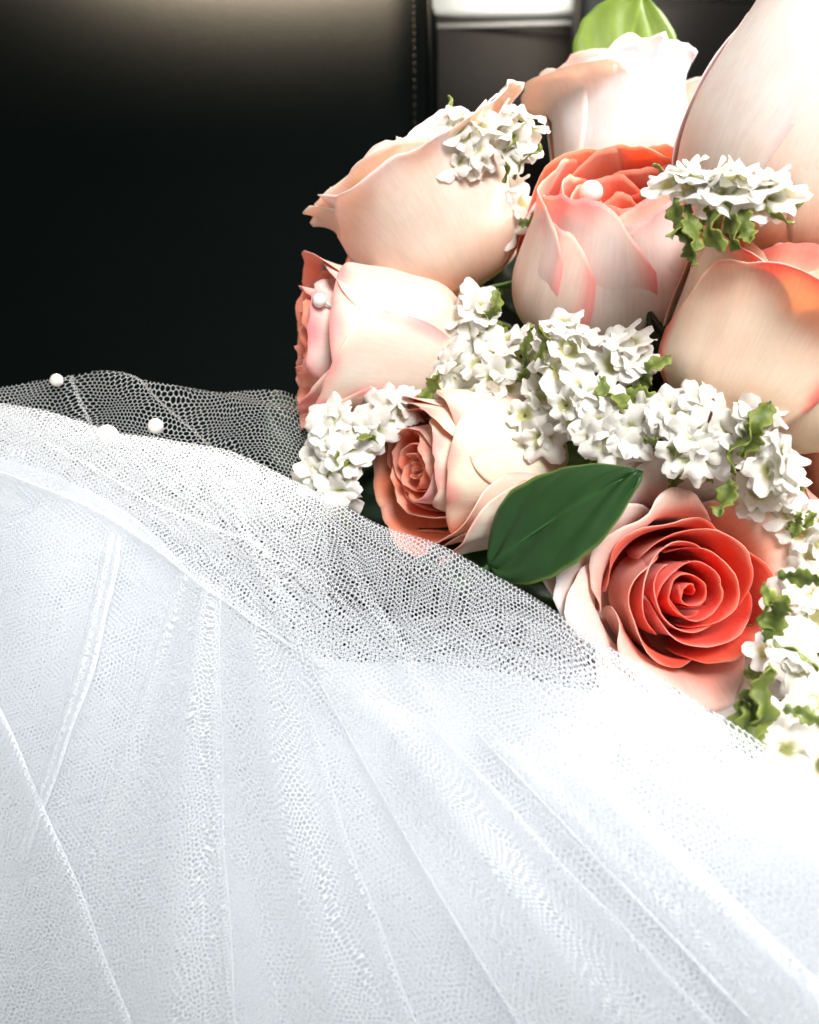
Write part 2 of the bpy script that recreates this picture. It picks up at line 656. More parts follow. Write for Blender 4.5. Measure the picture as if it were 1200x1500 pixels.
def frame(axis, ref_fallback=(0, 1, 0)):
    a = Vector(axis).normalized()
    ref = Vector((0, 0, 1))
    if abs(a.z) > .85:
        ref = Vector(ref_fallback)
    x = (ref - a * ref.dot(a)).normalized()
    y = a.cross(x)
    Mx = Matrix((x, y, a)).transposed()
    return (M3 @ Mx)


def rose(label, base, axis, Rm, H, n=16, rin=.12, o=(.9, .8), curl=(0, .3), hw=(115, 62), theta0=0, pal=PAL, hin=.92, spiral=.10, wav=.03, seed=1,
         outer=(), topa=(.10, .22), stem=True, rp=.8, group='roses of the bridal bouquet', hout=1.0, ocurve=1.0, step=137.5, jit=.05):
    """inner whorls from the parameters, the outermost petals one by one from `outer`"""
    rng = np.random.default_rng(seed)
    rot = frame(axis)
    loc = at(*base)
    X = Matrix.Translation(loc) @ rot.to_4x4()
    root = empty('rose', X, label, 'rose', group)
    k = 0
    for i in range(n):
        t = i / max(1, n - 1)
        rr = Rm * (rin + (.93 - rin) * t ** rp)
        hh = H * (hin + (hout - hin) * t)
        petal(root, rng, rr, hh, o[0] + (o[1] - o[0]) * t ** ocurve, R(theta0 + step * i), R(hw[0] + (hw[1] - hw[0]) * t), spiral * (1 - .4 * t) * (1.6 if t < .4 else 1),
              curl[0] + (curl[1] - curl[0]) * t ** 2, wav * (.6 + rng.uniform(0, .8)), t * .85, pal, topa[0] + (topa[1] - topa[0]) * t, rt=i * .37,
              jit_c=rng.uniform(-jit, jit, 2))
        k += 1
    for i, q in enumerate(outer):
        q = dict(q)
        p2 = dict(pal)
        p2.update(q.pop('pal', {}))
        petal(root, rng, Rm * q.pop('r', 1.0), H * q.pop('h', 1.0), q.pop('o', .9), R(q.pop('a')), R(q.pop('w', 60) * 1.22), q.pop('sp', .06), q.pop('c', .3),
              q.pop('wav', wav), q.pop('tl', 1.0), p2, q.pop('top', .22), rt=i * .61, nu=33, nv=26, **q)
    # hip and sepals under the head
    hp = np.array([(0, 0, -.010), (0, 0, -.007), (0, 0, -.003), (0, 0, .001), (0, 0, .004)])
    V, F = tube(hp, [.0022, .0042, .0050, .0046, .0030], 12)
    mesh_obj('hip', V, F, [GREEN], root, attr=np.tile((.10, .17, .05), (len(V), 1)))
    for s_ in range(5):
        a = 2 * math.pi * s_ / 5 + rng.uniform(-.2, .2)
        nu_, nv_ = 7, 10
        u = np.linspace(-1, 1, nu_)[None].repeat(nv_, 0)
        v = np.linspace(0, 1, nv_)[:, None].repeat(nu_, 1)
        ww = .0042 * np.sin(np.pi * np.clip(v * .85 + .15, 0, 1)) ** .8 * (1 - v) ** .35
        out_ = .004 + .016 * v ** .9
        zz = -.001 - .010 * v + .004 * v ** 3 + .004 * np.abs(u) * v
        P = np.stack([out_ * math.cos(a) - u * ww * math.sin(a), out_ * math.sin(a) + u * ww * math.cos(a), zz], -1)
        V, F, idx = shell(P, .0004)
        mesh_obj('sepal', V, F, [GREEN, GREEN], root, idx, np.tile((.12, .20, .06), (len(V), 1)))
    if stem:
        inv = X.inverted()
        e = inv @ BINDING
        pts = np.array([catmull([(0, 0, -.006), (0, 0, -.03), tuple(e * .65 + Vector((0, 0, -.01))), tuple(e)], np.array([q]))[0] for q in np.linspace(0, 1, 14)])
        V, F = tube(pts, .0021, 8)
        mesh_obj('stem', V, F, [GREEN], root, attr=np.tile((.09, .15, .05), (len(V), 1)))
    return root


def P_(**kw):
    p = dict(PAL)
    p.update(kw)
    return p


# pale rose, upper left, seen from the side
rose('full pale pink rose with reflexed ruffled rim and smooth peach side, against the dark seat', (690, 428, .285), (-.49, .85, .18), .0265, .051, n=12, rin=.14,
     o=(.95, 1.06), curl=(0, .9), hw=(110, 70), theta0=20, seed=11, hin=1.0, wav=.055, jit=.08,
     pal=P_(base=PEACH, mid=np.array((.90, .63, .51)), rim=np.array((.90, .76, .76)), rim_amt=.9, inner=np.array((.88, .55, .50)), inner_out=PALE, inner_rim=WHITEP),
     outer=[dict(a=170, w=60, o=1.18, c=1.0, h=1.02, wav=.06, rough_rim=1.3, ruf=.045), dict(a=112, w=56, o=1.20, c=1.0, h=1.0, tip=.05, wav=.05, rough_rim=1.3, ruf=.045), dict(a=-115, w=56, o=1.06, c=.5, h=.97, tip=.03, wav=.05, rough_rim=1.3, ruf=.045),
            dict(a=62, w=50, o=1.17, c=1.1, h=.97, tip=.06, wav=.05, rough_rim=1.3, ruf=.045), dict(a=-72, w=50, o=1.04, c=.5, h=.92, tip=.03, wav=.05, rough_rim=1.3, ruf=.045), dict(a=-6, w=62, r=1.09, o=1.06, c=.7, h=.88, tip=.03, sp=.03, rough_rim=1, ruf=.025)])

# rose lying to the left
rose('peach rose lying sideways with coral inner petals and a pearl at its rim', (678, 520, .275), (-.97, .05, .20), .0222, .0475, n=13, rin=.14,
     o=(.95, .98), curl=(0, .3), hw=(110, 66), theta0=70, seed=5, hin=1.06, hout=1.08, wav=.05,
     pal=P_(base=PEACH, mid=np.array((.90, .66, .54)), rim=PINK, rim_amt=.95, inner=CORAL, inner_out=np.array((.88, .32, .22)), inner_rim=np.array((.88, .40, .34)), rim0=.86),
     outer=[dict(a=180, w=70, o=1.1, c=.4, h=1.08), dict(a=-110, w=60, o=1.12, c=.4, h=1.07), dict(a=110, w=60, o=1.15, c=.3, h=1.08),
            dict(a=80, w=58, o=1.05, c=.2, h=.98), dict(a=-62, w=62, o=1.08, c=.2, h=.98, sp=.08), dict(a=8, w=72, r=1.02, o=1.04, c=.12, h=.93, sp=.05, top=.28, rough_rim=.2)])

# centre rosebud holding a pearl
rose('half-open pink rose holding a pearl in its coral centre, in the middle of the bouquet', (905, 492, .275), (-.13, .78, .60), .0285, .052, n=9, rin=.26,
     o=(.80, .60), curl=(0, .35), hw=(105, 72), theta0=150, seed=21, hin=.80, hout=1.0, jit=.12, wav=.05,
     pal=P_(base=PEACH, mid=np.array((.90, .62, .53)), rim=PINK, rim_amt=.85, inner=np.array((.93, .12, .045)), inner_out=np.array((.92, .20, .10)), inner_rim=np.array((.92, .42, .30)), rim0=.80),
     outer=[dict(a=170, w=64, o=.58, c=.3, h=1.04), dict(a=-120, w=60, o=.62, c=.4, h=1.02), dict(a=105, w=58, o=.60, c=.4, h=1.02),
            dict(a=62, w=50, r=1.0, o=.60, c=.35, h=.99), dict(a=-60, w=52, r=1.0, o=.62, c=.25, h=.97), dict(a=34, w=50, r=1.05, o=.58, c=.4, h=.92),
            dict(a=-20, w=56, r=1.09, o=.56, c=.3, h=.86, sp=.05), dict(a=-84, w=46, r=1.11, o=.66, c=.15, h=.88), dict(a=80, w=48, r=1.11, o=.66, c=.1, h=.84)])

# top rose
rose('white and blush rosebud standing at the top of the bouquet before a pale green leaf', (912, 292, .315), (-.09, .99, .05), .0225, .0485, n=11, rin=.15,
     o=(.9, .9), curl=(0, .4), hw=(105, 66), theta0=0, seed=8, hin=.98,
     pal=P_(base=np.array((.90, .70, .62)), mid=np.array((.90, .79, .78)), rim=WHITEP, rim_amt=.5, inner=np.array((.86, .5, .45)), inner_out=PALE, inner_rim=WHITEP),
     outer=[dict(a=180, w=66, o=1.0, c=.6), dict(a=120, w=60, o=1.0, c=.6), dict(a=-110, w=60, o=1.02, c=.6, h=.99), dict(a=-62, w=56, o=1.05, c=1.3, h=.9, tip=.05),
            dict(a=40, w=60, o=.98, c=.5, h=.98, tip=.03, ruf=.03, rough_rim=1), dict(a=4, w=66, r=1.03, o=.92, c=.35, h=.94, tip=.04, ruf=.03, rough_rim=1)])

# large bud at the right, close to the window
rose('large pale peach rosebud tapering upward at the window side of the bouquet', (1118, 400, .235), (.30, .95, .02), .0310, .082, n=10, rin=.18,
     o=(.7, .6), curl=(0, .2), hw=(105, 70), theta0=40, seed=14, hin=.98,
     pal=P_(base=PEACH, mid=np.array((.90, .72, .63)), rim=np.array((.88, .52, .50)), rim_amt=.7, inner=np.array((.86, .5, .42)), inner_out=PALE, inner_rim=WHITEP),
     outer=[dict(a=180, w=70, o=.62, c=.2), dict(a=100, w=66, o=.6, c=.2), dict(a=-95, w=66, o=.6, c=.2), dict(a=-40, w=68, o=.58, c=.2, r=1.02), dict(a=35, w=62, r=1.05, o=.56, c=.15, h=.97)])

# right rose with coral rims
rose('peach rose with broad coral petal rims, below the large pale bud', (1075, 640, .235), (.33, .90, .28), .0270, .050, n=12, rin=.14,
     o=(.9, .9), curl=(0, .3), hw=(110, 66), theta0=100, seed=31, hin=.96,
     pal=P_(base=PEACH, mid=np.array((.90, .58, .45)), rim=np.array((.88, .18, .15)), rim_amt=1.0, inner=np.array((.88, .4, .30)), inner_out=PALE, inner_rim=PALE, rim0=.78),
     outer=[dict(a=180, w=66, o=1.0, c=.4, h=1.05), dict(a=120, w=60, o=1.0, c=.4, h=1.05), dict(a=-110, w=60, o=1.0, c=.5, h=1.0), dict(a=72, w=60, o=1.02, c=.3, h=1.08),
            dict(a=-70, w=52, o=.98, c=.6, h=.92), dict(a=46, w=54, r=1.04, o=1.0, c=.3, h=1.0), dict(a=-32, w=38, r=1.13, o=1.0, c=.8, h=.88, sp=.04, skew=.14, rough_rim=.4)])

# small rose opening to the left, lower middle
rose('cream rose opening sideways with tight coral spiral centre, beside the broad green leaf', (802, 676, .262), (-.89, -.07, .45), .0195, .047, n=15, rin=.07,
     o=(.80, .80), curl=(0, .12), hw=(150, 76), theta0=10, seed=44, hin=.95, rp=.95, spiral=.14, jit=.08, wav=.045,
     pal=P_(base=np.array((.90, .58, .33)), mid=np.array((.90, .76, .60)), rim=PINK, rim_amt=.8, inner=np.array((.92, .15, .06)), inner_out=np.array((.92, .22, .11)), inner_rim=np.array((.92, .46, .34)), rim0=.88),
     outer=[dict(a=175, w=66, o=.98, c=.3, h=1.02), dict(a=-130, w=58, o=1.04, c=.3, h=1.02), dict(a=120, w=58, o=1.0, c=.2, h=1.0),
            dict(a=70, w=60, o=.88, c=.12, h=.98), dict(a=-78, w=56, o=1.05, c=.4, h=.95), dict(a=-18, w=62, r=1.03, o=.86, c=.06, h=.93, rough_rim=.2), dict(a=40, w=54, r=1.08, o=.92, c=.05, h=.86, rough_rim=.2),
            dict(a=-62, w=40, r=1.22, o=1.08, c=.2, h=.90, rough_rim=.2)])

# open red rose facing the camera
BM = dict(inner_out=np.array((.92, .34, .26)), inner_rim=PALE, rim0=.70)
BL = dict(inner_out=PALE, inner_rim=WHITEP)
rose('fully open coral red rose with pale blush outer petals, next to the veil edge', (952, 860, .247), (.08, .04, .99), .0192, .036, n=14, rin=.13,
     o=(.92, 1.02), curl=(0, .3), hw=(150, 66), theta0=35, seed=3, hin=.82, hout=.97, rp=1.05, spiral=.17, wav=.06, jit=.10,
     pal=P_(base=PEACH, mid=np.array((.90, .40, .30)), rim=PALE, rim_amt=.7, inner=RED, inner_out=np.array((.92, .12, .07)), inner_rim=np.array((.92, .26, .18)), rim0=.88),
     outer=[dict(a=40, w=52, r=1.0, o=1.12, c=.6, h=.98, wav=.08, pal=BM), dict(a=165, w=52, r=1.0, o=1.12, c=.6, h=.98, wav=.08, pal=BM), dict(a=-75, w=54, r=1.0, o=1.14, c=.7, h=.97, wav=.08, pal=BM),
            dict(a=118, w=44, r=1.12, o=1.30, c=.6, h=.93, wav=.07, ruf=.03, pal=BL), dict(a=-20, w=50, r=1.14, o=1.34, c=.8, h=.92, wav=.07, ruf=.03, pal=BL),
            dict(a=-150, w=50, r=1.12, o=1.34, c=.8, h=.93, wav=.07, ruf=.03, pal=BL), dict(a=20, w=46, r=1.2, o=1.35, c=.6, h=.80, wav=.07, ruf=.03, pal=BL), dict(a=72, w=44, r=1.14, o=1.28, c=.6, h=.84, wav=.07, ruf=.03, pal=BL),
            dict(a=-75, w=50, r=1.16, o=1.40, c=.8, h=.92, wav=.07, ruf=.03, pal=BL), dict(a=170, w=48, r=1.16, o=1.40, c=.8, h=.90, wav=.07, ruf=.03, pal=BL), dict(a=45, w=52, r=1.3, o=1.35, c=.5, h=.70, wav=.05, pal=BL)])

# partly hidden roses
rose('pink rose mostly hidden behind white statice at the window side', (1235, 720, .275), (-.05, .35, .93), .024, .042, n=9, rin=.2, seed=61,
     pal=P_(mid=PALE, inner=np.array((.84, .36, .30)), inner_out=np.array((.84, .45, .40))), o=(.95, 1.1), curl=(0, .5),
     outer=[dict(a=60, w=60, o=1.2, c=.6), dict(a=180, w=60, o=1.2, c=.6), dict(a=-60, w=60, o=1.2, c=.6)])
rose('small pink rose peeping out between the two roses on the seat side', (660, 452, .325), (-.90, .42, -.05), .0165, .042, n=8, rin=.2, seed=62,
     pal=P_(mid=PALE, rim=PINK), o=(.95, 1.1), curl=(0, .5), outer=[dict(a=40, w=60, o=1.1, c=.6), dict(a=160, w=60, o=1.15, c=.6), dict(a=-80, w=60, o=1.15, c=.6)])
rose('blush rose whose rim shows between the top bud and the large bud', (1010, 320, .345), (.0, .99, .05), .020, .046, n=8, rin=.2, seed=63,
     pal=P_(mid=PALE, rim=WHITEP), o=(.95, 1.0), curl=(0, .5), outer=[dict(a=0, w=60, o=1.05, c=.6), dict(a=120, w=60, o=1.1, c=.6), dict(a=-120, w=60, o=1.1, c=.6)])

# ------------------------------------------------------------------ statice sprigs
def floret_mesh(seed):
    rng = np.random.default_rng(seed)
    na, nr = 51, 7
    a = np.linspace(0, 2 * np.pi, na)[None].repeat(nr, 0)
    t = np.linspace(0, 1, nr)[:, None].repeat(na, 1)
    p = rng.uniform(0, 6.28, 6)
    lob = .5 + .5 * np.cos(5 * a + p[0])
    rad = (.0006 + .0060 * t ** .8) * (1 - .36 * t * (1 - lob) ** 3) * (1 + .03 * t * np.sin(11 * a + p[4]) + .02 * t * np.sin(23 * a + p[5]) + .12 * t * np.sin(a + p[1]))
    z = .0034 * t ** .5 - .0012 * t ** 2.5 + t ** 2 * (.0008 * np.cos(5 * a + p[0] + .8) + .0006 * np.sin(2 * a + p[2]) + .0003 * np.sin(10 * a + p[3]))
    P = np.stack([rad * np.cos(a), rad * np.sin(a), z], -1)
    V, F = P.reshape(-1, 3), grid_faces(na, nr)
    base = np.array((.92, .90, .84))
    cen = np.array((.55, .55, .22))
    c = base + (cen - base) * (smooth01(.42, .10, t))[..., None]
    c = c * (1 - .05 * (1 - lob)[..., None] * t[..., None])
    o = mesh_obj('floret', V, F, [FLORET], None, None, c.reshape(-1, 3))
    me = o.data
    bpy.data.objects.remove(o)
    return me


FLORETS = [floret_mesh(100 + i) for i in range(7)]


def calyx_mesh(seed):
    """ruffled green wing of a statice stem"""
    rng = np.random.default_rng(seed)
    nu, nv = 9, 30
    u = np.linspace(-1, 1, nu)[None].repeat(nv, 0)
    v = np.linspace(0, 1, nv)[:, None].repeat(nu, 1)
    p = rng.uniform(0, 6.28, 4)
    ww = .0022 * (np.sin(np.pi * (v * .8 + .12)) + .22 * np.sin(13 * v + p[0]) + .22 * np.sin(37 * v + p[2]))
    P = np.stack([u * ww, .0008 * np.sin(7 * v + p[1]) + .0011 * np.abs(u) * np.sin(11 * v + p[3]), v * .012], -1)
    V, F, idx = shell(P, .00025)
    g = np.array((.07, .11, .02)) + (np.array((.28, .32, .06)) - np.array((.07, .11, .02))) * (np.abs(u) ** 1.5 * .6 + .3 * v)[..., None]
    o = mesh_obj('calyx', V, F, [GREEN], None, None, np.vstack([g.reshape(-1, 3)] * 2))
    me = o.data
    bpy.data.objects.remove(o)
    return me


CALYX = [calyx_mesh(200 + i) for i in range(5)]


def rot_to(dirv, roll):
    q = Vector(dirv).normalized().to_track_quat('Z', 'Y')
    return q.to_matrix().to_4x4() @ Matrix.Rotation(roll, 4, 'Z')


def sprig(label, root_at, clumps, calyx=(), seed=0, size=1.0):
    """clumps: (px,py,d,rx,ry,n,(facing)) ; calyx: (px,py,d,(dir),scale)"""
    rng = random.Random(seed)
    o = at(*root_at)
    root = empty('statice_sprig', Matrix.Translation(o), label, 'statice', 'white statice sprigs in the bouquet')
    ends = []
    for (px, py, d, rx, ry, n, fc) in clumps:
        pts = []
        best = None
        for k in range(max(4, int(n * .70))):
            for tr in range(14):
                a = rng.uniform(0, 6.28)
                q = math.sqrt(rng.random())
                x, y = q * math.cos(a), q * math.sin(a)
                if all(((x - p[0]) * rx) ** 2 + ((y - p[1]) * ry) ** 2 > 33 ** 2 for p in pts):
                    break
            pts.append((x, y))
            s = K * d / 1200
            dome = math.sqrt(max(0, 1 - .9 * (x * x + y * y)))
            c = at(px + x * rx, py + y * ry, d) + camv(0, 0, (dome - .6) * min(rx, ry) * s)
            f = Vector((x * .9 + fc[0], -y * .9 + fc[1], dome * .7 + fc[2]))
            f = Vector((f.x + rng.uniform(-.3, .3), f.y + rng.uniform(-.3, .3), f.z + rng.uniform(-.2, .2)))
            wd = camv(*f)
            me = rng.choice(FLORETS)
            fl = bpy.data.objects.new('floret', me)
            C.objects.link(fl)
            fl.parent = root
            scl = size * rng.uniform(.68, 1.12)
            fl.matrix_local = Matrix.Translation(c - o - wd.normalized() * .003) @ rot_to(wd, rng.uniform(0, 6.28)) @ Matrix.Scale(scl, 4)
        # a short winged branch behind each clump
        c0 = at(px, py, d + .010)
        ends.append(c0 - o)
        for k in range(3):
            me = rng.choice(CALYX)
            cx = bpy.data.objects.new('calyx', me)
            C.objects.link(cx)
            cx.parent = root
            wd = camv(rng.uniform(-1, 1), rng.uniform(-1, .2), rng.uniform(-.5, .1))
            cx.matrix_local = Matrix.Translation(c0 - o + Vector((rng.uniform(-.004, .004), 0, rng.uniform(-.004, .004)))) @ rot_to(wd, rng.uniform(0, 6.28)) @ Matrix.Scale(rng.uniform(.7, 1.0), 4)
    for (px, py, d, dr, scl) in calyx:
        me = rng.choice(CALYX)
        cx = bpy.data.objects.new('calyx', me)
        C.objects.link(cx)
        cx.parent = root
        cx.matrix_local = Matrix.Translation(at(px, py, d) - o) @ rot_to(camv(*dr), rng.uniform(0, 6.28)) @ Matrix.Scale(scl * .85, 4)
    for e in ends:
        b_ = BINDING - o
        mid = b_ * .35 + Vector((0, 0, .002))
        if e.length < .002:
            e = Vector((0, 0, .002))
        pts = catmull([tuple(e), tuple(e * .3), tuple(mid), tuple(b_)], np.linspace(0, 1, 12))
        V, F = tube(pts, np.linspace(.0009, .0014, 12), 6)
        mesh_obj('branch', V, F, [GREEN], root, attr=np.tile((.16, .20, .05), (len(V), 1)))
    return root


UP = (0, .5, .35)
sprig('snow white statice sprig with green calyx tucked behind the full pale pink rose', (730, 265, .285),
      [(685, 198, .250, 44, 48, 16, UP), (750, 192, .254, 38, 42, 14, UP), (752, 305, .262, 24, 46, 8, (.1, .1, .6))],
      [(715, 262, .258, (-.6, .1, .4), 1.2), (738, 268, .257, (.1, .9, .4), 1.3), (752, 262, .257, (.5, .6, .5), 1.2), (760, 330, .258, (.7, .2, .2), .8)], 1)
sprig('white statice sprig with yellow-green stem in front of the large pale bud', (1070, 360, .215),
      [(1010, 262, .200, 34, 26, 9, (0, .9, .2)), (1075, 265, .197, 46, 30, 14, (0, .9, .2)), (1130, 275, .197, 34, 28, 10, (0, .8, .3))],
      [(990, 290, .200, (-.1, -1, .3), 1.1), (1010, 300, .198, (0, -1, .3), 1.2), (1035, 302, .197, (.1, -1, .4), 1.2), (1060, 300, .196, (.2, -1, .4), 1.2),
       (1085, 300, .196, (.1, -1, .3), 1.0), (1110, 298, .196, (.6, -.5, .3), .9), (1000, 330, .200, (.2, -1, .2), 1.0)], 2)
sprig('shaded beige statice column between the sideways peach rose and the half-open rose', (690, 500, .275),
      [(690, 462, .252, 26, 38, 10, (-.2, .2, .5)), (662, 535, .250, 26, 34, 9, (-.3, 0, .6)), (655, 585, .250, 20, 26, 6, (-.2, -.2, .6))],
      [(712, 480, .252, (.3, .8, .4), 1.1), (718, 500, .254, (.2, -.8, .4), 1.2)], 3)
sprig('cream statice cluster above the sideways cream rose', (740, 560, .265),
      [(722, 545, .240, 34, 42, 11, (-.1, .1, .7)), (765, 505, .244, 30, 26, 7, (-.2, .5, .5)), (790, 615, .232, 36, 46, 12, (0, -.2, .8))],
      [(765, 540, .240, (.2, .9, .4), 1.2), (755, 560, .240, (.5, .2, .5), 1.0)], 4)
sprig('bright white statice cluster just below the half-open rose with the pearl', (860, 560, .255),
      [(832, 510, .226, 44, 50, 18, UP), (918, 520, .224, 40, 44, 15, UP), (852, 590, .222, 44, 40, 14, (0, .1, .8))],
      [(800, 545, .226, (-.2, .9, .4), 1.2), (878, 560, .222, (.3, -.5, .6), 1.3), (905, 575, .222, (.7, -.2, .6), 1.2), (930, 570, .222, (.4, .5, .5), 1.2)], 5)
sprig('cream white statice row of open florets below the rose with coral rims', (980, 640, .245),
      [(905, 632, .216, 42, 42, 13, (0, -.1, .9)), (965, 605, .214, 30, 26, 7, (0, .3, .7)), (1030, 620, .208, 48, 58, 17, (.05, .05, .9)), (1125, 610, .204, 40, 26, 8, (.2, .4, .7)), (1010, 672, .208, 30, 20, 5, (0, -.4, .8))],
      [(1065, 690, .206, (.3, .9, .4), 1.4), (1085, 670, .205, (.3, .9, .5), 1.4), (1070, 700, .206, (-.3, -.6, .4), 1.2), (945, 640, .214, (.4, -.4, .5), 1.0)], 6)
sprig('overexposed white statice tuft right of the open coral red rose', (1120, 700, .235),
      [(1135, 675, .205, 36, 42, 10, UP), (1112, 722, .216, 26, 20, 4, (.1, .5, .6))], [(1150, 775, .202, (.5, .3, .6), .8)], 7)
sprig('cream statice clump beside the sideways rose and the veil edge', (520, 680, .285),
      [(492, 620, .248, 38, 36, 12, (-.2, .4, .6)), (580, 592, .246, 34, 30, 10, (0, .5, .6)), (535, 625, .244, 32, 24, 8, (0, .3, .7)), (505, 668, .244, 30, 38, 11, (-.2, 0, .7)), (455, 690, .250, 26, 24, 7, (-.4, .1, .6)), (505, 718, .244, 26, 18, 5, (-.2, -.2, .7))],
      [(620, 590, .248, (.3, .5, .5), 1.1), (480, 700, .248, (.3, .4, .5), 1.1), (560, 655, .246, (-.4, .2, .5), 1.0), (545, 668, .246, (-.7, -.3, .4), 1.0)], 8)
sprig('tall white statice mass with serrated green wings right of the open red rose', (1150, 900, .235),
      [(1185, 770, .216, 34, 40, 9, UP), (1190, 838, .214, 26, 30, 6, (0, .2, .8)), (1178, 895, .208, 32, 44, 9, (0, .2, .8)), (1158, 962, .200, 38, 40, 10, (0, .1, .8)),
       (1195, 985, .198, 26, 40, 6, (.1, .1, .8)), (1160, 1066, .186, 36, 30, 8, (0, .1, .8)), (1198, 1050, .188, 26, 34, 5, (0, .1, .8)), (1204, 1112, .180, 30, 26, 6, (0, .2, .8)), (1150, 1100, .181, 20, 14, 3, (0, .2, .8))],
      [(1140, 845, .188, (.8, .0, .5), 1.0), (1130, 925, .184, (-.3, .9, .4), 1.2), (1120, 940, .184, (.2, .9, .5), 1.2), (1135, 935, .183, (.6, -.5, .4), 1.0), (1150, 1035, .178, (.8, -.3, .4), .9),
       (1195, 955, .184, (.6, .2, .5), .8), (1160, 788, .192, (.2, .9, .3), .6), (1100, 1010, .182, (.0, -1, .2), 1.5), (1085, 1020, .183, (.1, -1, .2), 1.6), (1108, 1075, .180, (.1, .9, .2), 1.5)], 9)

# ------------------------------------------------------------------ leaves
def leaf(name, label, base, tip, width, facing, c_in, c_edge, bend=.1, fold=.25, wide=.42, group=None, petiole=True):
    b = at(*base)
    t = at(*tip)
    ax = (t - b)
    L = ax.length
    ax.normalize()
    f = camv(*facing)
    f = (f - ax * f.dot(ax)).normalized()
    sd = ax.cross(f)
    X = Matrix.Translation(b) @ Matrix((sd, ax, f)).transposed().to_4x4()
    root = empty(name, X, label, 'leaf', group)
    nu, nv = 25, 40
    u = np.linspace(-1, 1, nu)[None].repeat(nv, 0)
    v = np.linspace(0, 1, nv)[:, None].repeat(nu, 1)
    ex = math.log(.5) / math.log(wide)
    ww = width / 2 * np.sin(np.pi * v ** ex) ** .72 * (1 + .012 * np.sin(40 * v))
    x = u * ww
    z = fold * np.abs(x) + bend * L * np.sin(np.pi * v) * 1.0 - .12 * width * u ** 2 * v
    P = np.stack([x, v * L, z + .0006 * np.sin(u * 9 + v * 12)], -1)
    V, F, idx = shell(P[:, ::-1][:, ::1], .0004)
    mid = np.exp(-(u / .05) ** 2)[..., None]
    c = np.array(c_in) + (np.array(c_edge) - np.array(c_in)) * smooth01(.93, 1.0, np.abs(u))[..., None]
    c = c + (np.array(c_in) * 1.5 - c) * mid * .6
    c = c[:, ::-1].reshape(-1, 3)
    uv = np.stack([u, v], -1)[:, ::-1].reshape(-1, 2)
    mesh_obj('blade', V, F, [LEAF, LEAF], root, idx, np.vstack([c, c]), np.vstack([uv, uv]))
    rib = np.stack([np.zeros(20), np.linspace(0, .92, 20) * L, bend * L * np.sin(np.pi * np.linspace(0, .92, 20)) + .0001], 1)
    V, F = tube(rib, np.linspace(.0006, .00015, 20), 6)
    mesh_obj('midrib', V, F, [GREEN], root, attr=np.tile(np.array(c_in) * 1.3, (len(V), 1)))
    if petiole:
        V, F = tube([(0, .001, 0), (0, -.006, -.002), (0, -.014, -.008), (0, -.02, -.02)], [.0009, .0009, .001, .0011], 6)
        mesh_obj('leaf_stalk', V, F, [GREEN], root, attr=np.tile(np.array(c_in) * 1.2, (len(V), 1)))
    return root


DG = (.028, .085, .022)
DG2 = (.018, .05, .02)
LG = (.34, .50, .07)  # light green, pigment brightened to stand in for light shining through from behind
leaf('leaf', 'broad glossy dark green leaf with pointed tip beside the open coral red rose', (718, 828, .226), (934, 690, .203), .0250, (-.25, .30, .85), DG, (.20, .30, .06), bend=.06, fold=.10, wide=.42)
leaf('leaf', 'yellow-green leaf coloured as if backlit, behind the white and blush rosebud', (942, -6, .335), (880, 190, .330), .040, (.1, .1, .95), LG, (.30, .48, .08), bend=.03, fold=.12, wide=.45)
leaf('leaf', 'dark green leaf tucked under the sideways peach rose against the veil', (470, 700, .290), (398, 575, .285), .020, (-.3, .2, .9), DG2, DG, bend=.06, group=None)
leaf('leaf', 'very dark leaf under the sideways cream rose along the veil edge', (840, 900, .250), (600, 775, .255), .030, (0, .6, .7), DG, DG, bend=.05)
leaf('leaf', 'narrow dark brown-green leaf between the full pale rose and the sideways rose', (640, 432, .290), (512, 386, .288), .0075, (0, .4, .8), (.06, .06, .03), (.1, .08, .04), bend=.04)
leaf('leaf', 'dried tan-edged leaf between the half-open rose and the rose with coral rims', (990, 590, .246), (952, 458, .236), .012, (-.3, .1, .9), (.05, .05, .025), (.42, .30, .16), bend=.05, fold=.5)
leaf('leaf', 'slender cream sepal-like leaf beside the half-open rose with the pearl', (992, 470, .240), (1024, 355, .236), .0060, (.2, .1, .9), (.62, .50, .32), (.70, .60, .42), bend=-.05, fold=.4)
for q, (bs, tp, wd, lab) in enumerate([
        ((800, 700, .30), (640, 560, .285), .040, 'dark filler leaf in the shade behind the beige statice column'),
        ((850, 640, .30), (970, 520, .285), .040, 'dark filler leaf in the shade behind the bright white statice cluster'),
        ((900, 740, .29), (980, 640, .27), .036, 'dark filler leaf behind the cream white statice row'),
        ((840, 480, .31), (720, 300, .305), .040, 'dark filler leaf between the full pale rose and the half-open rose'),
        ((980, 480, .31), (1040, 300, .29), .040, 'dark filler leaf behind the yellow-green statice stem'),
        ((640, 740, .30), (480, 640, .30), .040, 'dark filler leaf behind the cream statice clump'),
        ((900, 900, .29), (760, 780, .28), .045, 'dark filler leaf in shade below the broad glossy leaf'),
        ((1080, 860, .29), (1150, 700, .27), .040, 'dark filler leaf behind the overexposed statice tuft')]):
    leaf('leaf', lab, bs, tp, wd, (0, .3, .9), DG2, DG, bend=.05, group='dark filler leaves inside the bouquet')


# ------------------------------------------------------------------ pearls
def sphere(name, c, r, parent, mat):
    bm = bmesh.new()
    bmesh.ops.create_uvsphere(bm, u_segments=32, v_segments=20, radius=r)
    V = [tuple(v.co + Vector(c)) for v in bm.verts]
    F = [[v.index for v in f.verts] for f in bm.faces]
    bm.free()
    return mesh_obj(name, V, F, [mat], parent)


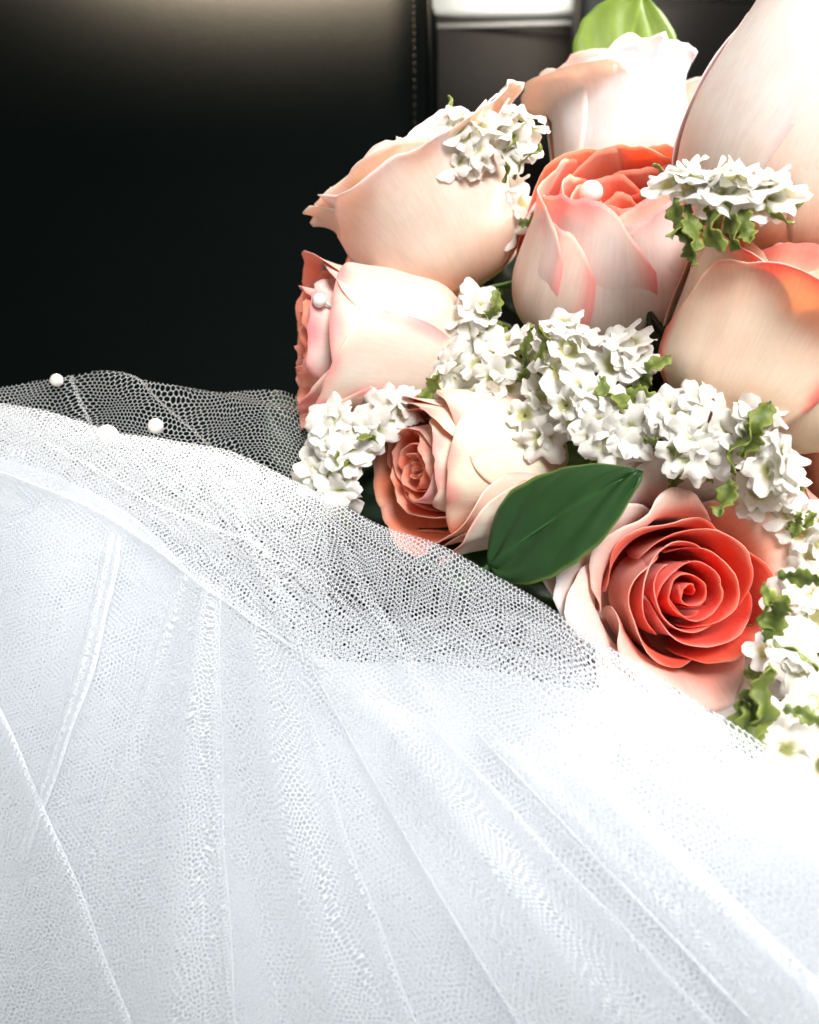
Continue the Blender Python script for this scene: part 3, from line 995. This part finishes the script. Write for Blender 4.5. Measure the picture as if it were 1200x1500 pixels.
def pearl_pin(px, py, d, rpx, axis, label):
    c = at(px, py, d)
    r = rpx * K * d / 1200
    X = Matrix.Translation(c) @ rot_to(camv(*axis), 0)
    root = empty('pearl_pin', X, label, 'pearl pin', 'pearl pins stuck in the roses')
    sphere('pearl', (0, 0, 0), r, root, PEARL)
    V, F = tube([(0, 0, -r * .9), (0, 0, -r - .012), (0, 0, -r - .024)], [.0004, .0004, .0002], 8)
    mesh_obj('pin', V, F, [mat_noise('steel_pin', (.5, .5, .5), (.6, .6, .6), 200, .3, .5)], root)


pearl_pin(866, 282, .2455, 17.5, (-.1, .6, .75), 'round white pearl pin in the coral centre of the half-open rose')
pearl_pin(468, 440, .246, 10.5, (-.8, .3, .5), 'small pearl pin at the coral rim of the sideways peach rose')

# ------------------------------------------------------------------ dress and tulle veil
def lerp_curve(pts, x):
    p = np.array(pts, dtype=float)
    i = np.linspace(0, 1, 400)
    c = catmull(p, i)
    return np.interp(x, c[:, 0], c[:, 1])


RIDGE = [(-260, 560), (-100, 578), (0, 590), (80, 604), (170, 632), (250, 645), (330, 661), (420, 697), (500, 737), (560, 768), (640, 798), (700, 829), (800, 886), (900, 950),
         (1000, 1015), (1110, 1085), (1200, 1142), (1330, 1222)]
RIDGE_D = [(-260, .245), (0, .236), (300, .226), (560, .214), (800, .198), (900, .190), (1000, .182), (1200, .166), (1330, .158)]


def d_base(x, y):
    ridge = lerp_curve(RIDGE, x)
    rd = np.interp(x, [p[0] for p in RIDGE_D], [p[1] for p in RIDGE_D])
    t = np.clip((y - ridge) / (1650 - ridge), 0, 1.1)
    bd = .182 - .030 * x / 1200
    return rd + (bd - rd) * t ** .9 - .010 * np.sin(np.pi * np.clip(t, 0, 1)) ** .6


def to_world(PX, PY, D):
    X = (PX / 1200 - .5) * K * D
    Y = -(PY - 750) / 1200 * K * D
    return (np.stack([X, Y, -D, np.ones_like(D)], -1) @ MN.T)[..., :3]


def crease_fold(PX0, PY0, PX, PY, D, creases):
    for (x0, y0, x1, y1, wd, k, h) in creases:
        ax, ay = x1 - x0, y1 - y0
        L = math.hypot(ax, ay)
        ax, ay = ax / L, ay / L
        s = (PX0 - x0) * -ay + (PY0 - y0) * ax
        l = ((PX0 - x0) * ax + (PY0 - y0) * ay) / L
        s = s + 7 * np.sin(l * 4 + x0) + 2.5 * np.sin(l * 11 + y0)
        e = smooth01(-.02, .18, l) * smooth01(1.35, .9, l)
        g = s / (wd * (.4 + .6 * np.clip(l, 0, 1.2)))
        off = -k * s * np.exp(-g * g / 2) * e
        PX = PX + off * -ay
        PY = PY + off * ax
        D = D - h * e * g * np.exp(-g * g / 5)
    return PX, PY, D


def sheet(name, parent, mat, origin, off=0.0, yshift=0.0, nu=330, nv=250, creases=(), seed=0, back=True, rot=0.0, amp=1.0, top_curve=None, bottom_curve=None, x0=-240, x1=1320, hem=False):
    """cloth falling from a ridge line toward the viewer; creases fold it over itself"""
    rng = np.random.default_rng(seed)
    xs = np.linspace(x0, x1, nu)
    top = lerp_curve(top_curve or RIDGE, xs) + yshift
    bot = lerp_curve(bottom_curve, xs) if bottom_curve else np.full(nu, 1650.0)
    ts = list(np.linspace(0, 1, nv))
    if back:
        ts = list(np.linspace(-.16, 0, 26)[:-1]) + ts
    if hem:
        ts = ts + [1 + q for q in np.linspace(0, .07, 8)[1:]]
    ts = np.array(ts)
    n2 = len(ts)
    PX = xs[None].repeat(n2, 0)
    PY = np.zeros((n2, nu))
    D = np.zeros((n2, nu))
    vv0 = np.zeros((n2, nu))
    for j, t in enumerate(ts):
        if t < 0:
            q = -t / .16
            PY[j] = top + 150 * q ** 1.6
            D[j] = d_base(xs, top) + off + .004 * math.sin(min(1, q * 3) * math.pi / 2) + .022 * q
            vv0[j] = top - 170 * q
        elif t <= 1:
            PY[j] = top + (bot - top) * t
            D[j] = d_base(xs, PY[j]) + off
            vv0[j] = PY[j]
        else:
            PY[j] = bot - (bot - top) * (t - 1)
            D[j] = d_base(xs, PY[j]) + off + .0012
            vv0[j] = bot + (bot - top) * (t - 1)
    PX0, PY0, D0 = PX.copy(), PY.copy(), D.copy()
    ph = rng.uniform(0, 6.28, 8)
    env = smooth01(.0, .12, np.maximum(ts, 0))[:, None]
    D = D - amp * env * (.0012 * np.sin(PX0 / 130 + PY0 / 300 + ph[0]) + .0007 * np.sin(PX0 / 57 - PY0 / 170 + ph[1]))
    PY = PY + (2.0 * np.sin(PX0 / 61 + ph[3]) + 1.0 * np.sin(PX0 / 23 + ph[4])) * (1 - env)
    PX, PY, D = crease_fold(PX0, PY0, PX, PY, D, creases)
    P = to_world(PX, PY, D)
    sc_ = K * D0 / 1200
    uu = (PX0 - 600) * sc_
    vvv = (vv0 - 750) * (sc_ * 1.05)
    uu = uu + .0014 * smooth_noise(rng, n2, nu, 16) + .00018 * smooth_noise(rng, n2, nu, 3)
    vvv = vvv + .0014 * smooth_noise(rng, n2, nu, 16) + .00018 * smooth_noise(rng, n2, nu, 3)
    cr, sr = math.cos(rot), math.sin(rot)
    uv = np.stack([uu * cr - vvv * sr, uu * sr + vvv * cr], -1).reshape(-1, 2) + rng.uniform(.3, .4, 2)
    return mesh_obj(name, P.reshape(-1, 3) - np.array(origin), grid_faces(nu, n2), [mat], parent, None, None, uv)


def panel(parent, origin, TL, TR, BL, BR, off, seed, hem=(8, 8), curve=0.0, rot=0.0):
    """a folded-over length of net lying on the veil, its long sides turned under"""
    rng = np.random.default_rng(seed)
    nu, nv = 170, 170
    t = np.linspace(0, 1, nv)[:, None].repeat(nu, 1)
    Lx = TL[0] + (BL[0] - TL[0]) * t + curve * np.sin(np.pi * t)
    Ly = TL[1] + (BL[1] - TL[1]) * t
    Rx = TR[0] + (BR[0] - TR[0]) * t + curve * np.sin(np.pi * t) + 4 * np.sin(6 * t + seed) + 1.5 * np.sin(19 * t + seed)
    Ry = TR[1] + (BR[1] - TR[1]) * t
    W = np.hypot(Rx - Lx, Ry - Ly)
    a = np.linspace(0, 1, nu)[None].repeat(nv, 0) * (W + hem[0] + hem[1]) - hem[0]      # px across, beyond the sides it folds back
    fa = np.where(a < 0, -a, np.where(a > W, 2 * W - a, a)) / np.maximum(W, 1)
    under = np.where((a < 0) | (a > W), .0011, 0.0)
    PX = Lx + (Rx - Lx) * fa
    PY = Ly + (Ry - Ly) * fa
    D = d_base(PX, PY) + off + under - .0015 * np.sin(np.pi * np.clip(fa, 0, 1)) - .0008 * np.sin(9 * fa + seed)
    dist = np.minimum(np.maximum(a, 0), np.maximum(W - a, 0))
    e_ = np.clip(1 - dist / np.minimum(11.0, W * .3 + 1), 0, 1)
    D = D + .0008 * e_ ** 2
    P = to_world(PX, PY, D)
    sc_ = K * D / 1200
    dx, dy = BL[0] - TL[0], BL[1] - TL[1]
    uu = np.concatenate([np.zeros((nv, 1)), np.cumsum(np.linalg.norm(np.diff(P, axis=1), axis=2), axis=1)], 1)
    vv = t * math.hypot(dx, dy) * sc_
    uu = uu + .0012 * smooth_noise(rng, nv, nu, 16) + .00015 * smooth_noise(rng, nv, nu, 4)
    vv = vv + .0012 * smooth_noise(rng, nv, nu, 16) + .00015 * smooth_noise(rng, nv, nu, 4)
    cr, sr = math.cos(rot), math.sin(rot)
    uv = np.stack([uu * cr - vv * sr, uu * sr + vv * cr], -1).reshape(-1, 2) + rng.uniform(.3, .4, 2)
    for side, (hx, Ex, Ey) in enumerate(((hem[0], Lx[:, 0], Ly[:, 0]), (hem[1], Rx[:, 0], Ry[:, 0]))):
        if hx < 4:
            continue
        n_ = len(Ex)
        ed = to_world(Ex, Ey, d_base(Ex, Ey) + off - .0002)
        wv = np.interp(np.linspace(0, 1, n_), np.linspace(0, 1, 24), rng.uniform(.7, 1.25, 24))
        Vt, Ft = tube(ed - np.array(origin), .00024 * wv * np.linspace(.6, 1.15, n_), 6)
        mesh_obj('fold_crease', Vt, Ft, [CREASE], parent, None, None, np.stack([np.repeat(np.linspace(0, .1, n_), 6) + .3, np.tile(np.arange(6) * .00035, n_) + .3], 1))
    return mesh_obj('folded_panel', P.reshape(-1, 3) - np.array(origin), grid_faces(nu, nv), [NET], parent, None, None, uv)


# opaque white dress under the net
DRESS_TOP = [(-260, 640), (0, 672), (120, 712), (220, 780), (320, 880), (420, 950), (520, 968), (640, 974), (760, 990), (900, 1022), (1000, 1066), (1110, 1112), (1200, 1152), (1330, 1226)]
org = at(500, 1500, .17)
dr = sheet('dress', None, DRESS, (0, 0, 0), off=.010, creases=[(330, 930, 420, 1600, 40, .5, .002), (520, 1020, 800, 1600, 50, .5, .002), (120, 780, -40, 1300, 50, .5, .002)], seed=4, nu=200, nv=150, top_curve=DRESS_TOP, amp=1.6)
tag(dr, 'smooth white dress lying under the tulle veil', 'dress')

veil = empty('veil', Matrix.Translation(org), 'white tulle veil with hexagonal net and sewn pearls draped in folds before the bouquet', 'veil')
sheet('net_layer', veil, NET, org, creases=[(330, 690, 450, 960, 11, 1.4, .002), (480, 760, 620, 1000, 8, 1.3, .0015)], seed=1, rot=.35)
sheet('net_layer', veil, NET, org, off=.003, yshift=5, seed=12, rot=.39, nu=260, nv=200, back=False)
for k_, (up, of) in enumerate(((30, .0085), (85, .0065))):
    SOFT = [(x, max(y - (up if 250 < x < 1050 else up * .4) + 14 * math.sin(x / 90 + k_), lerp_curve(RIDGE, x) + 6)) for x, y in DRESS_TOP]
    sheet('net_layer', veil, NET, org, off=of, seed=7 + k_, rot=.8 - .5 * k_, nu=200, nv=150, top_curve=SOFT, back=False)
UPPER = [(-260, 572), (0, 602), (170, 644), (330, 690), (430, 800), (500, 890), (640, 930), (800, 960), (900, 990), (1000, 1040), (1110, 1100), (1200, 1155), (1330, 1235)]
sheet('net_layer', veil, NET, org, off=.005, yshift=0, creases=[(200, 720, 520, 1000, 12, 1.25, .002)],
      seed=2, rot=.29, nu=260, nv=200, back=False, top_curve=UPPER)
BAND = [(-260, 640), (0, 692), (130, 745), (220, 800), (310, 868), (440, 960), (560, 1030), (700, 1090), (900, 1150), (1330, 1300)]
sheet('folded_band', veil, NET, org, off=-.0022, yshift=3, nu=240, nv=110, seed=6, rot=.40, bottom_curve=BAND, x1=480, hem=True, back=False, creases=[(60, 640, 420, 830, 10, 1.7, .0015), (300, 680, 420, 880, 9, 1.6, .0015)])
bx = np.linspace(-200, 440, 160)
by = lerp_curve(BAND, bx) - 1
Vt, Ft = tube(to_world(bx, by + 2.5 * np.sin(bx / 37), d_base(bx, by) - .0025) - np.array(org), .00022, 6)
mesh_obj('fold_crease', Vt, Ft, [CREASE], veil, None, None, np.stack([np.repeat(np.linspace(0, .12, 160), 6) + .3, np.tile(np.arange(6) * .00035, 160) + .3], 1))
panel(veil, org, (262, 838), (318, 862), (-10, 1640), (348, 1640), -.0030, 21, (2, 6))
panel(veil, org, (300, 870), (432, 945), (352, 1640), (660, 1640), -.0018, 22, (2, 6), curve=-14)
panel(veil, org, (455, 975), (640, 1058), (850, 1640), (1180, 1640), -.0022, 23, (6, 6), curve=-10)
panel(veil, org, (-220, 800), (-20, 985), (-220, 1640), (250, 1640), -.0040, 24, (2, 6))
panel(veil, org, (156, 776), (178, 786), (18, 1260), (40, 1260), -.0034, 25, (2, 4), curve=12)
panel(veil, org, (700, 1075), (860, 1120), (1240, 1640), (1420, 1640), -.0016, 26, (4, 4))


def far_net():
    """single net layer standing behind the ridge against the dark seat"""
    top = [(-260, 590), (-60, 574), (0, 567), (60, 557), (120, 550), (175, 547), (205, 550), (250, 564), (300, 571), (360, 569), (415, 572), (455, 590)]
    nu, nv = 240, 90
    xs = np.linspace(-240, 450, nu)
    yt = lerp_curve(top, xs)
    P = np.zeros((nv, nu, 3))
    uv = np.zeros((nv, nu, 2))
    for j in range(nv):
        t = j / (nv - 1)
        y = yt + t * (760 - yt)
        d = .275 - .03 * t + .003 * np.sin(xs / 45 + 2 * t) + .0 * xs
        x = xs.copy()
        for (x0, y0, x1, y1, wd, k, h) in [(185, 545, 350, 690, 12, 2.0, .003), (100, 545, 140, 640, 9, 1.9, .002), (300, 572, 440, 600, 9, 1.7, .002)]:
            ax, ay = x1 - x0, y1 - y0
            L = math.hypot(ax, ay)
            ax, ay = ax / L, ay / L
            s = (xs - x0) * -ay + (y - y0) * ax
            bell = np.exp(-(s / wd) ** 2 / 2)
            x = x - k * s * bell * -ay
            y = y - k * s * bell * ax * .5
            d = d - h * s / wd * np.exp(-(s / wd) ** 2 / 5)
        X = (x / 1200 - .5) * K * d
        Y = -(y - 750) / 1200 * K * d
        P[j] = (np.stack([X, Y, -d, np.ones_like(d)], -1) @ MN.T)[:, :3]
        uv[j, :, 0] = xs / 1200 * K * .275
        uv[j, :, 1] = t * (760 - yt) / 1200 * K * .275 * 1.1
    rg = np.random.default_rng(9)
    for c_ in (0, 1):
        uv[..., c_] += .001 * smooth_noise(rg, nv, nu, 14) + .0003 * smooth_noise(rg, nv, nu, 4)
    mesh_obj('back_net_layer', P.reshape(-1, 3) - np.array(org), grid_faces(nu, nv), [NETB], veil, None, None, uv.reshape(-1, 2))


far_net()
for (px, py, d, rpx) in [(157, 639, .2305, 17), (228, 624, .242, 11.5), (83, 557, .272, 9.5)]:
    sphere('pearl', at(px, py, d) - org, rpx * K * d / 1200, veil, PEARL)
